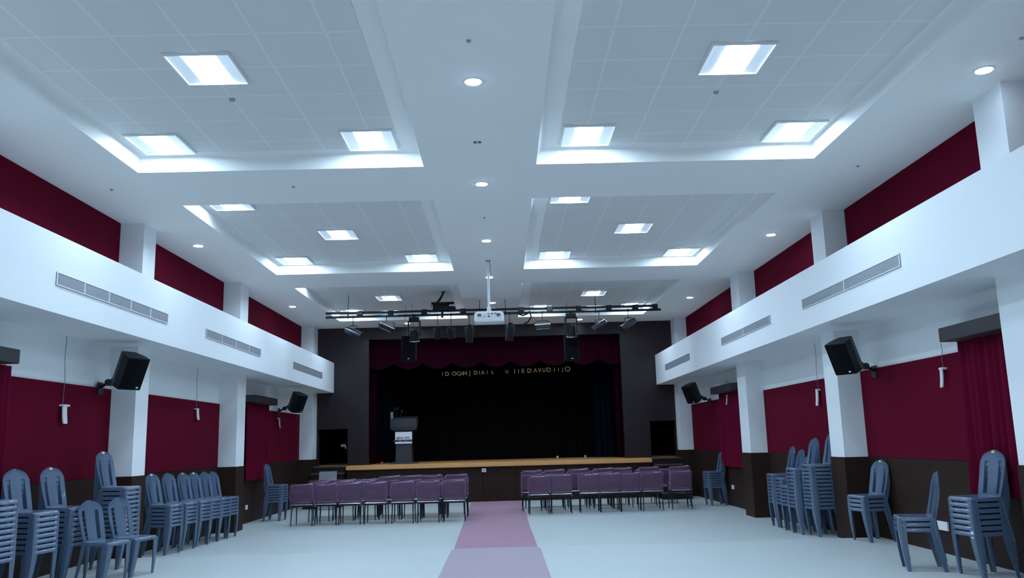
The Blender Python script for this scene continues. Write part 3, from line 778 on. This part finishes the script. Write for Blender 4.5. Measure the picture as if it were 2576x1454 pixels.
def moving(x, z, lab):
    t = thing('moving_head_light', lab, 'stage light', (x, YT, 4.75), 0, 'moving head lights'); zc = z-4.75
    bm = bmesh.new(); rbox(bm, -.13, .13, -.10, .10, -.16, -.05, .02, 2); tube(bm, [(0, 0, -.05), (0, 0, 0)], .02, 8)
    lathe(bm, [(.035, -.03), (.035, .03)], 12, Matrix.Rotation(PI/2, 4, 'Y')); obj('base', bm, 'blk', t)
    for s in (-1, 1):
        bm = bmesh.new(); rbox(bm, s*.145-.02, s*.145+.02, -.05, .05, zc-.07, -.14, .012, 2); obj('arm', bm, 'blk', t)
    mt = Matrix.Translation((0, -.01, zc-.03)) @ Matrix.Rotation(.25, 4, 'X')
    bm = bmesh.new(); lathe(bm, [(.03, .15), (.09, .12), (.105, .0), (.115, -.10), (.125, -.16), (.10, -.16), (.095, -.12), (0, -.11)], 22, mt); obj('head', bm, 'blk', t, smooth=40)
    bm = bmesh.new(); lathe(bm, [(.126, -.145), (.130, -.165), (.118, -.168), (.116, -.15)], 22, mt); obj('bezel', bm, 'silver', t, smooth=40)
moving(-1.96, 4.28, 'black moving head light hung above the left dark hanging speaker')
moving(2.0, 4.30, 'black moving head light hung above the right dark hanging speaker')
for x, z, lab in ((-2.13, 3.95, 'left'), (2.02, 3.85, 'right')):
    t = thing('hanging_speaker', 'dark blue-black hanging speaker box in the %s half of the stage opening' % lab, 'speaker', (x, 21.65, z), 0, 'hanging speakers')
    m = mat('blue_black_cabinet', (.004, .009, .014), .7, spec=.08) if lab == 'left' else bpy.data.materials['blue_black_cabinet']
    bm = bmesh.new(); rbox(bm, -.18, .18, -.15, .15, -.32, .32, .02, 2); obj('cabinet', bm, m, t)
    bm = bmesh.new(); rbox(bm, -.16, .16, -.158, -.151, -.30, .30, .003, 1); obj('grille', bm, 'grille', t)
    bobj('badge', (-.02, .02, -.164, -.159, -.28, -.26), 'wplastic', t)
    bm = bmesh.new()
    for s in (-1, 1): tube(bm, [(s*.12, 0, .32), (s*.08, 0, ZC-z if x < 0 else ZC-z)], .006, 6)
    obj('hanger', bm, 'darkmetal', t)
# black projector-like unit on the bar, hung by a curved hose
t = thing('hanging_unit', 'irregular black unit on the bar left of the projector, fed by a curved black hose', 'stage equipment', (-1.24, YT-.15, 4.93))
bm = bmesh.new(); rbox(bm, -.24, .18, -.13, .13, -.10, .06, .035, 3); rbox(bm, .02, .34, -.10, .10, -.10, .0, .03, 3); obj('body', bm, 'blk', t, smooth=40)
bm = bmesh.new(); box(bm, -.27, .30, -.16, .16, .085, .10); tube(bm, [(-.25, -.1, .09), (-.26, -.12, -.03)], .01, 6); tube(bm, [(0, 0, .06), (0, 0, .09)], .02, 6); obj('mount_plate', bm, 'darkmetal', t)
bm = bmesh.new(); tube(bm, [(-.13, 0, .10), (-.05, 0, .20), (.01, 0, .30), (.035, 0, .385)], [.03, .03, .025, .03], 10); lathe(bm, [(.055, -.01), (.055, .012)], 14, Matrix.Translation((.035, 0, .377))); obj('hose', bm, 'blk', t, smooth=40)
bm = bmesh.new(); tube(bm, [(.0, 0, -.09), (.0, .0, -.28)], .03, 8); obj('stem', bm, 'blk', t)

# projector on its pole
t = thing('projector', 'white projector on a white ceiling pole in the middle of the hall', 'projector', (0., 16.5, 3.84))
bm = bmesh.new()
n = 6
def prr(z, w, d): return [(-w+.03, -d, z), (w-.03, -d, z), (w, -d+.03, z), (w, d-.03, z), (w-.03, d, z), (-w+.03, d, z), (-w, d-.03, z), (-w, -d+.03, z)]
loft(bm, [prr(0, .26, .18), prr(.02, .29, .20), prr(.08, .29, .20), prr(.085, .285, .195), prr(.17, .285, .19), prr(.215, .235, .15)]); hs = obj('housing', bm, 'wplastic', t)
bm = bmesh.new()
for x0 in (-.19, .18):
    for i in range(5): box(bm, x0-.035, x0+.035, -.207, -.195, .11+.012*i, .116+.012*i)
obj('vent', bm, 'greyd', hs)
bm = bmesh.new()
for x0, x1, z0, z1 in ((-.025,-.01,.155,.17), (.0,.01,.155,.17), (.05,.07,.15,.175), (.10,.14,.165,.175), (-.10,-.08,.10,.11), (-.02,.01,.095,.12)): box(bm, x0, x1, -.205, -.192, z0, z1)
obj('port', bm, 'blk', hs)
bm = bmesh.new(); lathe(bm, [(.075, .0), (.075, .05), (0, .05)], 20, Matrix.Translation((.0, .19, .10)) @ Matrix.Rotation(-PI/2, 4, 'X')); obj('lens', bm, 'blk', t, smooth=40)
bm = bmesh.new(); tube(bm, [(.0, 0, .22), (.0, 0, ZC-3.84-.01)], .024, 14); obj('pole', bm, 'wplastic', t, smooth=40)
bm = bmesh.new(); rbox(bm, -.05, .05, -.06, .06, .215, .25, .01, 1); rbox(bm, -.04, .035, -.04, .04, .25, .32, .008, 1); obj('bracket', bm, 'wplastic', t)
bm = bmesh.new(); rbox(bm, -.045, .045, -.045, .045, ZC-3.84-.03, ZC-3.84, .004, 1); obj('ceiling_plate', bm, 'grey', t)
bm = bmesh.new(); tube(bm, [(.02, -.03, ZC-3.84-.02), (.05, -.05, 1.12), (.03, -.03, 1.02), (.065, -.04, .96), (.028, -.02, .88)], .006, 6); obj('cable', bm, 'greyd', t, smooth=40)

# ------------------------------------------------------------------ world, camera
w = bpy.data.worlds.new('world'); scn.world = w; w.use_nodes = True
w.node_tree.nodes['Background'].inputs[0].default_value = (.0, .0, .0, 1); w.node_tree.nodes['Background'].inputs[1].default_value = 0
f, p, yw, r = 2137.2, .1775, .0149, -.0262
fw = Vector((math.sin(yw)*math.cos(p), math.cos(yw)*math.cos(p), math.sin(p)))
rt = Vector((math.cos(yw), -math.sin(yw), 0)); up = rt.cross(fw)
R2 = rt*math.cos(r) + up*math.sin(r); U2 = -rt*math.sin(r) + up*math.cos(r)
cam = bpy.data.cameras.new('camera'); co = bpy.data.objects.new('camera', cam); C.objects.link(co)
cam.sensor_fit = 'HORIZONTAL'; cam.sensor_width = 36; cam.lens = f/2576*36; cam.clip_end = 200; cam.clip_start = .05
m = Matrix(((R2.x, U2.x, -fw.x, .215), (R2.y, U2.y, -fw.y, 0), (R2.z, U2.z, -fw.z, 1.55), (0, 0, 0, 1)))
co.matrix_world = m
scn.camera = co
scn.view_settings.view_transform = 'Standard'; scn.view_settings.look = 'None'; scn.view_settings.gamma = 1
scn.view_settings.exposure = .46; scn.view_settings.use_curve_mapping = False
scn.cycles.use_denoising = True
try: scn.cycles.denoiser = 'OPENIMAGEDENOISE'
except Exception: pass
scn.cycles.use_light_tree = True; scn.cycles.max_bounces = 7; scn.cycles.diffuse_bounces = 5; scn.cycles.use_adaptive_sampling = True; scn.cycles.adaptive_threshold = .04; scn.cycles.sample_clamp_indirect = 6
scn.cycles.transparent_max_bounces = 12
